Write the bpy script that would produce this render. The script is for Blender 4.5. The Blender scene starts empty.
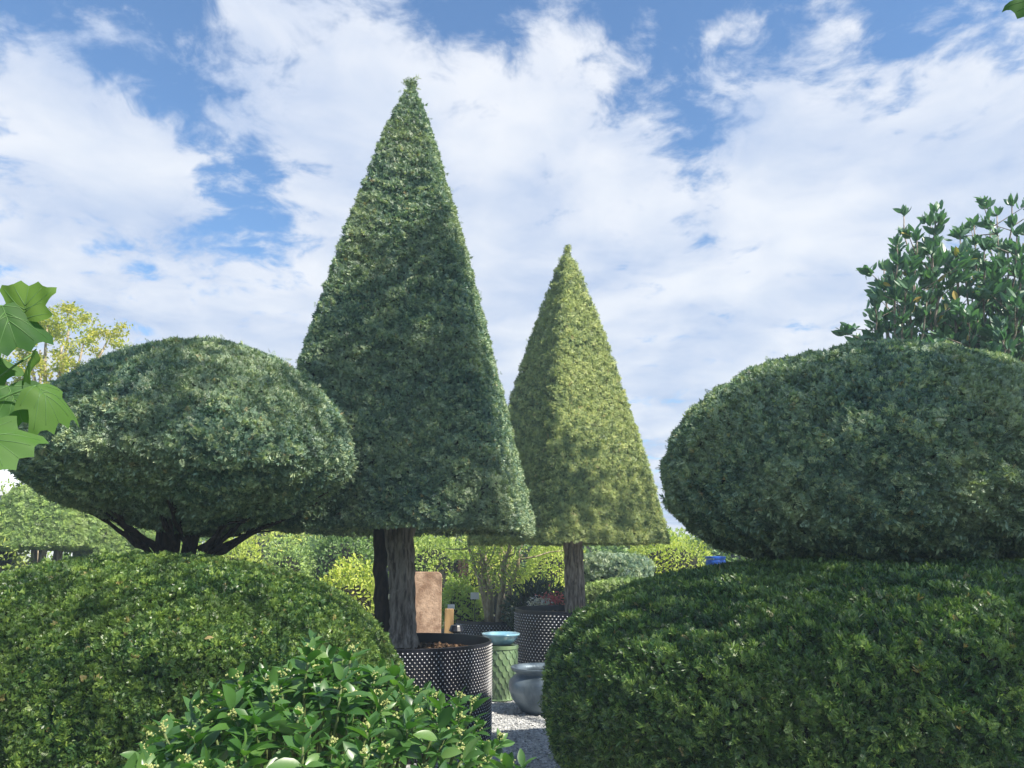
import bpy, math, random
import numpy as np
from mathutils import Vector, Matrix
random.seed(7)
RNG = np.random.default_rng(7)
S = bpy.context.scene
C = S.collection

# ------------------------------------------------------------------ camera
F_PX, PITCH, CAM_H = 770.0, math.radians(12.9), 1.5
cd = bpy.data.cameras.new('camera'); cam = bpy.data.objects.new('camera', cd); C.objects.link(cam)
cd.sensor_width = 36.0; cd.lens = 36.0 * F_PX / 1024.0
cd.clip_start = 0.05; cd.clip_end = 2000
cam.location = (0, 0, CAM_H); cam.rotation_euler = (math.pi/2 + PITCH, 0, 0)
S.camera = cam

def ray(px, py):
    xi, yi = (px-512)/F_PX, (384-py)/F_PX
    return np.array([xi, math.cos(PITCH)-yi*math.sin(PITCH), math.sin(PITCH)+yi*math.cos(PITCH)])
def sight(px, py, Y):
    """world point standing at distance Y (metres in front of the photographer)"""
    d = ray(px, py); return np.array([0, 0, CAM_H]) + d*(Y/d[1])

# ------------------------------------------------------------------ light
SUN_AZ, SUN_EL = math.radians(127), math.radians(46)
SUN = np.array([math.cos(SUN_EL)*math.sin(SUN_AZ), math.cos(SUN_EL)*math.cos(SUN_AZ), math.sin(SUN_EL)])
sl = bpy.data.lights.new('sun', 'SUN'); sl.energy = 5.0; sl.angle = math.radians(0.6); sl.color = (1, .93, .80)
so = bpy.data.objects.new('sun', sl); C.objects.link(so)
so.rotation_euler = Vector(-SUN).to_track_quat('-Z', 'Y').to_euler()
so.location = (10, -10, 20)

S.view_settings.view_transform = 'Standard'; S.view_settings.look = 'None'
S.view_settings.exposure = 0.85; S.view_settings.gamma = 1.0
S.render.engine = 'CYCLES'
S.cycles.max_bounces = 6; S.cycles.diffuse_bounces = 3; S.cycles.glossy_bounces = 2
S.cycles.transmission_bounces = 3; S.cycles.transparent_max_bounces = 6

class NT:
    def __init__(s, tree): s.t = tree; s.n = tree.nodes; s.l = tree.links
    def node(s, typ, ins=None, **kw):
        n = s.n.new(typ)
        for k, v in kw.items(): setattr(n, k, v)
        for k, v in (ins or {}).items(): s.set(n.inputs[k], v)
        return n
    def set(s, sock, v):
        if isinstance(v, bpy.types.NodeSocket): s.l.new(v, sock)
        else: sock.default_value = v
    def math(s, op, a, b=0.0, c=0.0, clamp=False):
        n = s.n.new('ShaderNodeMath'); n.operation = op; n.use_clamp = clamp
        s.set(n.inputs[0], a); s.set(n.inputs[1], b); s.set(n.inputs[2], c)
        return n.outputs[0]
    def vmath(s, op, a, b=(0, 0, 0), out=0):
        n = s.n.new('ShaderNodeVectorMath'); n.operation = op
        s.set(n.inputs[0], a)
        if op == 'SCALE': s.set(n.inputs['Scale'], b)
        else: s.set(n.inputs[1], b)
        return n.outputs[out]
    def mix(s, f, a, b):
        n = s.n.new('ShaderNodeMix'); n.data_type = 'RGBA'
        s.set(n.inputs[0], f); s.set(n.inputs[6], a); s.set(n.inputs[7], b)
        return n.outputs[2]
    def smooth(s, v, lo, hi, a=0.0, b=1.0):
        n = s.n.new('ShaderNodeMapRange'); n.interpolation_type = 'SMOOTHSTEP'
        s.set(n.inputs[0], v)
        for i, q in zip((1, 2, 3, 4), (lo, hi, a, b)): n.inputs[i].default_value = q
        return n.outputs[0]
    def noise(s, vec, scale, detail=4, rough=.55, out='Fac', dist=0.0):
        n = s.n.new('ShaderNodeTexNoise')
        s.set(n.inputs['Vector'], vec); n.inputs['Scale'].default_value = scale
        n.inputs['Detail'].default_value = detail; n.inputs['Roughness'].default_value = rough
        n.inputs['Distortion'].default_value = dist
        return n.outputs[out]

W = bpy.data.worlds.new('World'); S.world = W; W.use_nodes = True
w = NT(W.node_tree); w.n.clear()
sky = w.node('ShaderNodeTexSky', sky_type='NISHITA', sun_disc=False, sun_elevation=SUN_EL, sun_rotation=SUN_AZ,
             air_density=1.15, dust_density=0.35, ozone_density=2.2, altitude=50)
tc = w.node('ShaderNodeTexCoord')
d = w.vmath('NORMALIZE', tc.outputs['Generated'])
sp = w.node('ShaderNodeSeparateXYZ', {0: d})
den = w.math('ADD', w.math('MAXIMUM', sp.outputs[2], 0.0), 0.16)
inv = w.math('DIVIDE', 1.0, den)
pr = w.node('ShaderNodeCombineXYZ', {0: w.math('MULTIPLY', sp.outputs[0], inv), 1: w.math('MULTIPLY', sp.outputs[1], inv), 2: 0.37})
warp = w.vmath('SUBTRACT', w.noise(pr.outputs[0], 2.2, 3, .5, 'Color'), (.5, .5, .5))
p2 = w.vmath('ADD', pr.outputs[0], w.vmath('SCALE', warp, 0.28))
f1 = w.noise(p2, 4.3, 10, .60)
f2 = w.noise(p2, 11.0, 7, .62)
cov = w.math('ADD', w.math('MULTIPLY', f1, 1.0), w.math('MULTIPLY', w.math('SUBTRACT', f2, .5), .95))
# where the day's cloud field opens and where it closes (directions in the sky)
FIELD = [(100, 30, 120, -.22), (205, 125, 70, -.17), (235, 180, 60, -.09), (268, 245, 65, -.26), (130, 250, 50, -.10), (200, 215, 40, -.08), (75, 170, 80, .05), (30, 85, 45, .08), (150, 188, 40, .40), (110, 150, 40, .16), (60, 110, 40, .14), (235, 75, 35, .16), (205, 160, 35, .22), (75, 60, 50, .12), (130, 35, 35, .10), (40, 215, 60, .10), (110, 120, 50, .10), (350, 230, 60, .10), (700, 120, 40, -.10), (760, 230, 60, -.08), (560, 190, 40, -.06), (470, 12, 65, -.34), (600, 20, 80, -.30), (650, 110, 90, .16), (560, 70, 40, .12),
         (715, 25, 75, -.26), (860, 40, 60, -.22), (985, 15, 80, -.26), (620, 105, 25, -.20), (645, 165, 75, -.20), (700, 165, 50, -.14), (-60, 260, 80, -.05),
         (865, 185, 45, -.13), (360, 70, 150, .20), (285, 30, 60, .14), (150, 190, 40, .12), (60, 150, 60, .06), (25, 95, 40, .10), (120, 320, 150, .09), (400, 250, 120, .10),
         (540, 130, 110, .20), (760, 130, 120, .13), (900, 130, 120, .17), (1000, 100, 60, .15), (800, 330, 240, .16), (560, 330, 220, .16),
         (1000, 300, 160, .16), (330, 330, 150, .10), (20, 350, 160, .12), (350, 480, 220, .2)]
acc = cov
for (x, y, r, wt) in FIELD:
    dd = ray(x, y); dd = dd/np.linalg.norm(dd)
    dist = w.vmath('DISTANCE', d, tuple(dd), out=1)
    acc = w.math('ADD', acc, w.smooth(dist, 0.0, 1.75*r/F_PX, wt, 0.0))
alpha = w.smooth(acc, 0.37, 0.69)
shade = w.smooth(w.noise(w.vmath('ADD', p2, (3.1, 1.7, 0)), 2.6, 6, .55), .30, .68)
thick = w.smooth(acc, .58, .95)
ccol = w.mix(shade, (2.75, 3.4, 4.75, 1), (5.2, 5.35, 5.7, 1))
ccol = w.mix(w.math('MULTIPLY', thick, .30), ccol, (4.6, 4.95, 5.5, 1))
skyc = w.mix(1.0, sky.outputs[0], (1, 1, 1, 1))
mul = w.node('ShaderNodeMix', data_type='RGBA', blend_type='MULTIPLY'); mul.inputs[0].default_value = 1
w.l.new(sky.outputs[0], mul.inputs[6]); mul.inputs[7].default_value = (.68, .90, 1.08, 1)
col = w.mix(alpha, mul.outputs[2], ccol)
bg = w.node('ShaderNodeBackground', {0: col, 1: 0.10})
wo = w.node('ShaderNodeOutputWorld'); w.l.new(bg.outputs[0], wo.inputs[0])

# ------------------------------------------------------------------ materials
def new_mat(name):
    m = bpy.data.materials.new(name); m.use_nodes = True
    t = NT(m.node_tree); t.n.clear()
    out = t.node('ShaderNodeOutputMaterial'); t.out = out
    return m, t
def principled(t, col, rough=.6, spec=.5, normal=None, metallic=0.0, coat=0.0):
    b = t.node('ShaderNodeBsdfPrincipled'); t.set(b.inputs['Base Color'], col); t.set(b.inputs['Roughness'], rough)
    b.inputs['Specular IOR Level'].default_value = spec; b.inputs['Metallic'].default_value = metallic
    b.inputs['Coat Weight'].default_value = coat
    if normal is not None: t.l.new(normal, b.inputs['Normal'])
    return b
def c4(c): return (c[0], c[1], c[2], 1)
def leaf_mat(name, dark, mid, light, odd=None, oddp=.02, rough=.45, spec=.5, trans=.25, patch=1.3, patchcol=None, transcol=None):
    """leaf colour varies from shoot to shoot (attribute 'tint') and in broad patches of new growth"""
    m, t = new_mat(name)
    a = t.node('ShaderNodeAttribute', attribute_name='tint').outputs['Fac']
    g = t.node('ShaderNodeNewGeometry').outputs['Position']
    pn = t.smooth(t.noise(g, patch, 3, .6), .35, .7)
    r = t.node('ShaderNodeValToRGB', {0: a})
    e = r.color_ramp.elements
    e[0].position = 0.0; e[0].color = c4(dark); e[1].position = .95; e[1].color = c4(light)
    k = e.new(.5); k.color = c4(mid)
    if odd is not None:
        k = e.new(.985-oddp); k.color = c4(light); k = e.new(1-oddp); k.color = c4(odd)
        for el in list(e):
            if abs(el.position-.95) < .001 and oddp > .04: el.position = .9
    pc = patchcol or tuple(x*y for x, y in zip(mid, (1.9, 1.5, 1.1)))
    colr = t.mix(t.math('MULTIPLY', pn, .45), r.outputs[0], c4(pc))
    b = principled(t, colr, rough, spec)
    tr = t.node('ShaderNodeBsdfTranslucent')
    tcn = t.node('ShaderNodeMix', data_type='RGBA', blend_type='MULTIPLY'); tcn.inputs[0].default_value = 1
    t.l.new(colr, tcn.inputs[6]); tcn.inputs[7].default_value = c4(transcol or (1.5, 1.7, .6))
    t.l.new(tcn.outputs[2], tr.inputs[0])
    ms = t.node('ShaderNodeMixShader', {0: trans}); t.l.new(b.outputs[0], ms.inputs[1]); t.l.new(tr.outputs[0], ms.inputs[2])
    t.l.new(ms.outputs[0], t.out.inputs[0])
    return m
def plain(name, col, rough=.6, spec=.5, var=.25, scale=20, bump=0.0, bscale=60, metallic=0, coat=0, col2=None, stretch=(1, 1, 1), coord='Object'):
    m, t = new_mat(name)
    v = t.node('ShaderNodeTexCoord').outputs[coord]
    v = t.vmath('MULTIPLY', v, stretch)
    n = t.smooth(t.noise(v, scale, 5, .6), .3, .7)
    a = col; bb = col2 or tuple(x*(1-var) for x in col)
    cc = t.mix(n, c4(a), c4(bb))
    nm = None
    if bump:
        bn = t.node('ShaderNodeBump', {'Height': t.noise(v, bscale, 6, .65), 'Strength': bump, 'Distance': .02}); nm = bn.outputs[0]
    b = principled(t, cc, rough, spec, nm, metallic, coat)
    t.l.new(b.outputs[0], t.out.inputs[0]); return m

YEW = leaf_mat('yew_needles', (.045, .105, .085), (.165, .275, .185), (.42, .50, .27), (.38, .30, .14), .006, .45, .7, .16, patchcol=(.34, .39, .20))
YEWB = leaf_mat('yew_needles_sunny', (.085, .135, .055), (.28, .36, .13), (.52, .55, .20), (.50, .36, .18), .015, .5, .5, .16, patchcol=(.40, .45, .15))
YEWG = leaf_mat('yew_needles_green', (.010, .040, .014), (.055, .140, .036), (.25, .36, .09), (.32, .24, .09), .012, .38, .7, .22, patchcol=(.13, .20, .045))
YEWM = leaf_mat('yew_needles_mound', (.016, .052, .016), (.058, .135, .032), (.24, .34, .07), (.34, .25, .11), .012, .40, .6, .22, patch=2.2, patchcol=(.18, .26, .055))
TWIG = plain('inner_twigs', (.030, .026, .018), .9, .2, .5, 30, .6, 50, col2=(.012, .018, .010))
BARK = plain('yew_bark', (.50, .42, .35), .85, .25, .6, 16, 1.0, 26, col2=(.10, .075, .060), stretch=(2.2, 2.2, .35))
BARKD = plain('dark_bark', (.075, .052, .038), .9, .2, .6, 16, .8, 30, col2=(.025, .018, .014), stretch=(2, 2, .4))
BARKP = plain('pale_bark', (.52, .44, .30), .8, .3, .4, 20, .5, 40, col2=(.20, .15, .09), stretch=(2, 2, .5))
STEMG = plain('green_stem', (.12, .16, .05), .6, .4, .3, 30)

# ------------------------------------------------------------------ mesh helpers
def link(name, me, mats, parent=None):
    o = bpy.data.objects.new(name, me); C.objects.link(o)
    for m in (mats if isinstance(mats, (list, tuple)) else [mats]): me.materials.append(m)
    if parent is not None: o.parent = parent
    return o
def np_mesh(name, V, faces_list, mats, parent=None, tint=None, matidx=None, smooth=False):
    """faces_list: list of (n,k) index arrays"""
    me = bpy.data.meshes.new(name)
    V = np.asarray(V, dtype=np.float32)
    if parent is not None: V = V - np.array(parent.location, dtype=np.float32)
    me.vertices.add(len(V)); me.vertices.foreach_set('co', V.ravel())
    faces_list = [np.asarray(f, dtype=np.int32) for f in faces_list if len(f)]
    nl = sum(f.size for f in faces_list); nf = sum(len(f) for f in faces_list)
    me.loops.add(nl); me.loops.foreach_set('vertex_index', np.concatenate([f.ravel() for f in faces_list]))
    me.polygons.add(nf)
    tot = np.concatenate([np.full(len(f), f.shape[1], dtype=np.int32) for f in faces_list])
    st = np.concatenate([[0], np.cumsum(tot)[:-1]]).astype(np.int32)
    me.polygons.foreach_set('loop_start', st)
    if matidx is not None: me.polygons.foreach_set('material_index', np.asarray(matidx, dtype=np.int32))
    me.polygons.foreach_set('use_smooth', np.full(nf, bool(smooth)))
    if tint is not None:
        a = me.attributes.new('tint', 'FLOAT', 'POINT'); a.data.foreach_set('value', np.asarray(tint, dtype=np.float32))
    me.update(calc_edges=True)
    return link(name, me, mats, parent)
def tag(o, label=None, cat=None, group=None, kind=None):
    for k, v in (('label', label), ('category', cat), ('group', group), ('kind', kind)):
        if v: o[k] = v
    return o
def thing(name, label, cat, loc, group=None):
    o = bpy.data.objects.new(name, None); C.objects.link(o); o.location = loc; o.empty_display_size = .2
    bpy.context.view_layer.update() if False else None
    return tag(o, label, cat, group)

class Acc:
    """collects pieces into one mesh"""
    def __init__(s): s.V = []; s.F3 = []; s.F4 = []; s.m3 = []; s.m4 = []; s.T = []; s.n = 0
    def add(s, V, F, m=0, tint=.5):
        V = np.asarray(V, float); F = np.asarray(F, int)
        s.V.append(V)
        (s.F3 if F.shape[1] == 3 else s.F4).append(F+s.n); (s.m3 if F.shape[1] == 3 else s.m4).append(np.full(len(F), m))
        s.T.append(np.broadcast_to(np.asarray(tint, float), (len(V),))); s.n += len(V)
    def build(s, name, mats, parent=None, smooth=False):
        fl = []; mi = []
        if s.F3: fl.append(np.vstack(s.F3)); mi.append(np.concatenate(s.m3))
        if s.F4: fl.append(np.vstack(s.F4)); mi.append(np.concatenate(s.m4))
        return np_mesh(name, np.vstack(s.V), fl, mats, parent, np.concatenate(s.T), np.concatenate(mi), smooth)

def grid_faces(n, m, wrap=True):
    i = np.arange(n-1)[:, None]; j = np.arange(m if wrap else m-1)[None, :]
    a = i*m+j; b = i*m+(j+1) % m
    return np.stack([a, b, b+m, a+m], -1).reshape(-1, 4)
def lathe(prof, seg=64, c=(0, 0, 0), disp=None, a0=0):
    prof = np.asarray(prof, float); th = a0+np.arange(seg)/seg*2*np.pi
    R = prof[:, 0][:, None]*np.ones(seg); Z = prof[:, 1][:, None]*np.ones(seg)
    if disp is not None: R = R+disp(th[None, :]*np.ones_like(R), Z)
    V = np.stack([c[0]+R*np.cos(th), c[1]+R*np.sin(th), c[2]+Z], -1).reshape(-1, 3)
    return V, grid_faces(len(prof), seg)
def tube(path, rad, seg=8, rough=0.0, flute=None):
    P = np.asarray(path, float); n = len(P); rad = np.broadcast_to(np.asarray(rad, float), (n,))
    T = np.gradient(P, axis=0); T /= np.linalg.norm(T, axis=1)[:, None]+1e-9
    ref = np.array([0, 1., 0]) if abs(T[0][1]) < .8 else np.array([1., 0, 0])
    U = np.cross(ref, T); U /= np.linalg.norm(U, axis=1)[:, None]+1e-9
    Wv = np.cross(T, U)
    th = np.arange(seg)/seg*2*np.pi
    r = rad[:, None]*np.ones(seg)
    if rough: r = r*(1+RNG.normal(0, rough, r.shape))
    if flute is not None: r = r*flute(th[None, :]*np.ones_like(r), np.linspace(0, 1, n)[:, None]*np.ones_like(r))
    V = P[:, None]+r[..., None]*(np.cos(th)[None, :, None]*U[:, None]+np.sin(th)[None, :, None]*Wv[:, None])
    V = np.concatenate([V.reshape(-1, 3), P[:1], P[-1:]])
    F = grid_faces(n, seg)
    a = np.arange(seg); b = (a+1) % seg
    caps = np.concatenate([np.stack([b, a, np.full(seg, n*seg)], 1), np.stack([a+(n-1)*seg, b+(n-1)*seg, np.full(seg, n*seg+1)], 1)])
    return V, F, caps
def add_tube(acc, path, rad, seg=8, m=0, tint=.5, **k):
    V, F, cp = tube(path, rad, seg, **k); n = acc.n
    acc.add(V, F, m, tint); acc.F3.append(cp+n); acc.m3.append(np.full(len(cp), m))
def curve(p0, p1, bend=(0, 0, 0), n=8, wob=0.0):
    t = np.linspace(0, 1, n)[:, None]; p0 = np.asarray(p0, float); p1 = np.asarray(p1, float)
    P = p0*(1-t)+p1*t+np.asarray(bend, float)*4*t*(1-t)
    if wob: P[1:-1] += RNG.normal(0, wob, (n-2, 3))
    return P
def sines(P, sc, seed, amp=1.0, octs=3):
    """smooth pseudo-noise"""
    r = np.random.default_rng(seed); out = np.zeros(len(P))
    for o in range(octs):
        for k in range(5):
            v = r.normal(0, 1, 3); v *= sc*(1.9**o)/np.linalg.norm(v)
            out += np.sin(P@v+r.uniform(0, 6.28))/(1.7**o)/3
    return out*amp

# shoot templates ---------------------------------------------------
def frames(axis, roll):
    axis = axis/np.linalg.norm(axis, axis=1)[:, None]
    ref = np.where(np.abs(axis[:, 2:3]) < .9, np.array([[0, 0, 1.]]), np.array([[1., 0, 0]]))
    x = np.cross(ref, axis); x /= np.linalg.norm(x, axis=1)[:, None]
    y = np.cross(axis, x)
    c, s = np.cos(roll)[:, None], np.sin(roll)[:, None]
    return x*c+y*s, -x*s+y*c, axis            # side, up, forward
def scatter(acc_or_none, tV, tF, pos, axis, scale, roll, tint, m=0, acc=None, flat=1.0, upv=None):
    if upv is None: X, Y, Z = frames(axis, roll)
    else:                                     # blades turned so that their upper side looks along upv
        Z = axis/np.linalg.norm(axis, axis=1)[:, None]; Y = upv-Z*np.sum(upv*Z, 1)[:, None]; Y /= np.linalg.norm(Y, axis=1)[:, None]+1e-9; X = np.cross(Y, Z)
    n = len(pos)
    sc = np.asarray(scale, float).reshape(n, 1, 1)
    V = pos[:, None]+sc*(tV[None, :, 0:1]*X[:, None]*flat+tV[None, :, 1:2]*Y[:, None]+tV[None, :, 2:3]*Z[:, None])
    F = tF[None]+(np.arange(n)*len(tV))[:, None, None]
    acc.add(V.reshape(-1, 3), F.reshape(-1, tF.shape[1]), m, np.repeat(tint, len(tV)))
def needle_sprig(pairs=8, L=.42, wd=.085, seed=1, droop=.12, fan=1.0):
    r = np.random.default_rng(seed); V = []; F = []
    for i in range(pairs):
        z = .08+.86*i/(pairs-1); l = L*(1-.45*(i/(pairs-1)))*r.uniform(.85, 1.15)
        for s in (-1, 1):
            up = r.uniform(-.10, .16)
            b = np.array([0, 0, z]); tip = b+np.array([s*l*fan, up*l*2-droop*l, l*.62])
            dirv = (tip-b)/np.linalg.norm(tip-b); sd = np.cross(dirv, [0, 1, 0]); sd /= np.linalg.norm(sd)
            k = len(V); mid = b+(tip-b)*.45
            V += [b, mid+sd*wd*.5, tip, mid-sd*wd*.5]; F += [[k, k+1, k+2, k+3]]
    k = len(V)
    V += [[-.02, 0, 0], [.02, 0, 0], [0, .02, 1], [0, 0, 1.28], [.05, .03, .98], [-.05, .03, .98]]; F += [[k, k+1, k+2, k+2], [k+5, k+2, k+4, k+3]]
    F = [f for f in F if len(set(f)) == 4]
    return np.array(V, float), np.array(F)
def tuft(n=9, L=1.0, wd=.2, seed=2, spread=.75):
    """rosette of short leaves"""
    r = np.random.default_rng(seed); V = []; F = []
    for i in range(n):
        a = i/n*6.283+r.uniform(-.3, .3); s = spread*r.uniform(.45, 1.1)
        dv = np.array([math.sin(s)*math.cos(a), math.sin(s)*math.sin(a), math.cos(s)]); l = L*r.uniform(.7, 1.1)
        sd = np.cross(dv, [0, 0, 1.]); sd /= np.linalg.norm(sd)+1e-6; b = np.array([0, 0, r.uniform(0, .35)])
        k = len(V); V += [b, b+dv*l*.55+sd*wd, b+dv*l, b+dv*l*.55-sd*wd]; F.append([k, k+1, k+2, k+3])
    return np.array(V, float), np.array(F)
def oval_leaf(wd=.2, fold=.10, curl=.12, n=5):
    """leaf blade along +z, 2 halves folded on the midrib"""
    V = []; F = []
    for i in range(n):
        u = i/(n-1); ww = wd*math.sin(math.pi*min(1, .04+u*.96))**.8*(1-.25*u); y = -curl*u*u
        V += [[-ww, y+fold*ww/wd, u], [0, y, u], [ww, y+fold*ww/wd, u]]
    for i in range(n-1):
        a = i*3; F += [[a, a+1, a+4, a+3], [a+1, a+2, a+5, a+4]]
    return np.array(V, float), np.array(F)

def shell(rings, amp=.02, sc=5, seed=0):
    """closed surface from rings; returns verts, tris with noise displacement"""
    rings = np.asarray(rings, float); n, m, _ = rings.shape
    V = rings.reshape(-1, 3); Q = grid_faces(n, m)
    T = np.concatenate([Q[:, [0, 1, 2]], Q[:, [0, 2, 3]]])
    fn = np.cross(V[T[:, 1]]-V[T[:, 0]], V[T[:, 2]]-V[T[:, 0]])
    vn = np.zeros_like(V)
    for k in range(3): np.add.at(vn, T[:, k], fn)
    vn /= np.linalg.norm(vn, axis=1)[:, None]+1e-9
    cen = V.mean(0)
    if np.mean(np.sum(vn*(V-cen), 1)) < 0: vn = -vn; T = T[:, ::-1]
    V = V+vn*sines(V, sc, seed, amp)[:, None]
    return V, T, vn
def sample(V, T, n, weight=None):
    A, B, D = V[T[:, 0]], V[T[:, 1]], V[T[:, 2]]
    cr = np.cross(B-A, D-A); ar = np.linalg.norm(cr, axis=1)/2
    N = cr/(2*ar[:, None]+1e-12)
    cen = (A+B+D)/3
    wt = ar*(weight(cen, N) if weight is not None else 1.0)
    idx = RNG.choice(len(T), n, p=wt/wt.sum())
    r1, r2 = np.sqrt(RNG.random(n)), RNG.random(n)
    P = (1-r1)[:, None]*A[idx]+(r1*(1-r2))[:, None]*B[idx]+(r1*r2)[:, None]*D[idx]
    return P, N[idx]
CAM = np.array([0, 0, CAM_H])
def facing(cen, N, back=.22):
    v = CAM-cen; v /= np.linalg.norm(v, axis=1)[:, None]
    return np.where(np.sum(v*N, 1) > -.25, 1.0, back)
def clipped_crown(name, rings, n, mats, parent, tmpl, size=.06, depth=.05, amp=.02, sc=5, seed=0, out=.9, spread=.9, up=.25, stray=.004,
                  clump=.013, clumpsc=34, inner=.055, weight=facing, hollow=None, litter=0):
    V, T, vn = shell(rings, amp, sc, seed)
    acc = Acc()
    acc.add(V-vn*inner, T, 1, .1)
    P, N = sample(V, T, n, weight)
    cl = sines(P, clumpsc, seed+11, 1.0, 3)                      # tufts and hollows left by the shears
    off = cl*clump-RNG.random(n)**1.5*depth
    if hollow is not None: off -= hollow(P)
    st = RNG.random(n) < stray; off[st] += RNG.uniform(.01, .05, st.sum())
    P = P+N*off[:, None]
    tg = RNG.normal(0, 1, (n, 3)); tg -= N*np.sum(tg*N, 1)[:, None]; tg /= np.linalg.norm(tg, axis=1)[:, None]
    ax = N*out*RNG.uniform(.15, 1.0, n)[:, None]+tg*spread; ax[:, 2] += up; upv = N+RNG.normal(0, .38, (n, 3))
    tint = np.clip(.42+.22*cl+RNG.normal(0, .30, n), 0, .97)
    tint = np.where(RNG.random(n) < .006, 1.0, tint)
    scl = size*RNG.uniform(.65, 1.25, n)
    tl = tmpl if isinstance(tmpl, list) else [tmpl]
    pick = RNG.integers(0, len(tl), n)
    for i, (tV, tF) in enumerate(tl):
        s = pick == i
        scatter(None, tV, tF, P[s]-ax[s]/np.linalg.norm(ax[s], axis=1)[:, None]*scl[s][:, None]*.5, ax[s], scl[s], None, tint[s], 0, acc, upv=upv[s])
    if litter:                                                    # a few fallen leaves caught on top
        j = RNG.choice(np.where(N[:, 2] > .35)[0], litter, replace=False); tV, tF = oval_leaf(.3, .12, .3, 4)
        scatter(None, tV, tF, P[j]+N[j]*.02, RNG.normal(0, 1, (litter, 3))*[1, 1, .3], RNG.uniform(.025, .055, litter), None, np.ones(litter), 0, acc, upv=N[j])
    return acc.build(name, mats, parent)

def sq_ring(cx, cy, z, h, rot, M=128, rnd=.10):
    """rounded square ring, half-width h"""
    a = (np.arange(M)+.5)/M*2*np.pi
    p = 2/(rnd*2); p = max(2, p)
    c, s = np.cos(a), np.sin(a); r = 1/(np.abs(c)**p+np.abs(s)**p)**(1/p)
    x, y = h*r*c, h*r*s
    return np.stack([cx+x*math.cos(rot)-y*math.sin(rot), cy+x*math.sin(rot)+y*math.cos(rot), np.full(M, z)], 1)
def el_ring(cx, cy, z, rx, ry, M=96, p=2.0, rot=0):
    a = np.arange(M)/M*2*np.pi; c, s = np.cos(a), np.sin(a); r = 1/(np.abs(c)**p+np.abs(s)**p)**(1/p)
    x, y = rx*r*c, ry*r*s
    return np.stack([cx+x*math.cos(rot)-y*math.sin(rot), cy+x*math.sin(rot)+y*math.cos(rot), np.full(M, z)], 1)

SPR = [needle_sprig(7, seed=1), needle_sprig(6, seed=4, fan=.8), needle_sprig(7, .5, .095, seed=9, droop=.3)]
SPRF = [needle_sprig(5, .50, .15, seed=3), needle_sprig(4, .5, .17, seed=5, fan=.8)]
SPR = [needle_sprig(5, .46, .125, seed=1), needle_sprig(5, .42, .13, seed=4, fan=.8), tuft(7, .9, .13, 6, .7)]

# ------------------------------------------------------------------ ground
def sheet(name, pts, z, m, kind='structure'):
    V = [(x, y, z) for x, y in pts]
    me = bpy.data.meshes.new(name); me.from_pydata(V, [], [list(range(len(V)))]); me.update()
    return tag(link(name, me, m), kind=kind)
GR = plain('soil_and_grass', (.055, .085, .030), .95, .2, .4, 3, .8, 30, col2=(.085, .070, .045))
sheet('ground', [(-600, -300), (600, -300), (600, 900), (-600, 900)], 0, GR)
m, t = new_mat('gravel')
g = t.node('ShaderNodeTexCoord').outputs['Object']
vo = t.node('ShaderNodeTexVoronoi', {'Vector': g, 'Scale': 60.0})
sep = t.node('ShaderNodeSeparateColor', {0: vo.outputs['Color']})
cc = t.mix(sep.outputs[0], (.28, .29, .30, 1), (.62, .62, .60, 1))
cc = t.mix(t.smooth(t.noise(g, 1.5, 4), .4, .75), cc, (.30, .30, .29, 1))
bn = t.node('ShaderNodeBump', {'Height': vo.outputs['Distance'], 'Strength': .9, 'Distance': .012}); bn.invert = True
b = principled(t, cc, .85, .3, bn.outputs[0]); t.l.new(b.outputs[0], t.out.inputs[0]); GRAVEL = m
sheet('gravel_path', [(-1.3, -3), (1.4, -3), (2.5, 7.5), (6, 9), (6, 12.2), (-5, 12.2), (-5, 8.6), (-2.6, 7.5)], .006, GRAVEL)
# loose pebbles on the visible stretch
PEB = leaf_mat('pebble_stone', (.20, .21, .22), (.48, .49, .50), (.75, .74, .72), None, trans=0.0, rough=.8, spec=.3, patchcol=(.3, .3, .3))
oc = np.array([[1, 0, 0], [0, 1, 0], [-1, 0, 0], [0, -1, 0], [.2, .1, .6], [-.1, 0, -.5], [.7, .75, .1], [-.7, .7, -.1], [-.65, -.7, .1], [.7, -.7, 0]], float)
of = np.array([[0, 6, 4], [6, 1, 4], [1, 7, 4], [7, 2, 4], [2, 8, 4], [8, 3, 4], [3, 9, 4], [9, 0, 4]])
n = 15000
P = np.stack([RNG.uniform(-.75, 1.3, n), RNG.uniform(5.2, 10.5, n), np.full(n, .010)], 1)
acc = Acc(); axs = RNG.normal(0, .25, (n, 3)); axs[:, 2] += 1
scatter(None, oc, of, P, axs, RNG.uniform(.005, .014, n), RNG.uniform(0, 6.28, n), RNG.random(n), 0, acc)
tag(acc.build('pebbles', PEB), 'loose pale grey gravel chippings between the pots', 'gravel', kind='stuff')

# ------------------------------------------------------------------ clipped yews
def bark_trunk(parent, path, rad, mat=BARK, seg=40, depth=.16, k=5, name='trunk', seed=0):
    r = np.random.default_rng(seed); ph = r.uniform(0, 6.28, 6)
    def fl(th, u):
        v = depth*np.sin(k*th+ph[0]+2.0*u)+depth*.5*np.sin((2*k+1)*th+ph[1]-3*u)+.05*np.sin(23*th+ph[2]+5*u)+.035*np.sin(31*th+9*u+ph[3])
        return 1+v+.03*np.sin(40*u+ph[4]+3*th)
    acc = Acc(); add_tube(acc, path, rad, seg, flute=fl)
    return acc.build(name, mat, parent, smooth=True)

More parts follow.
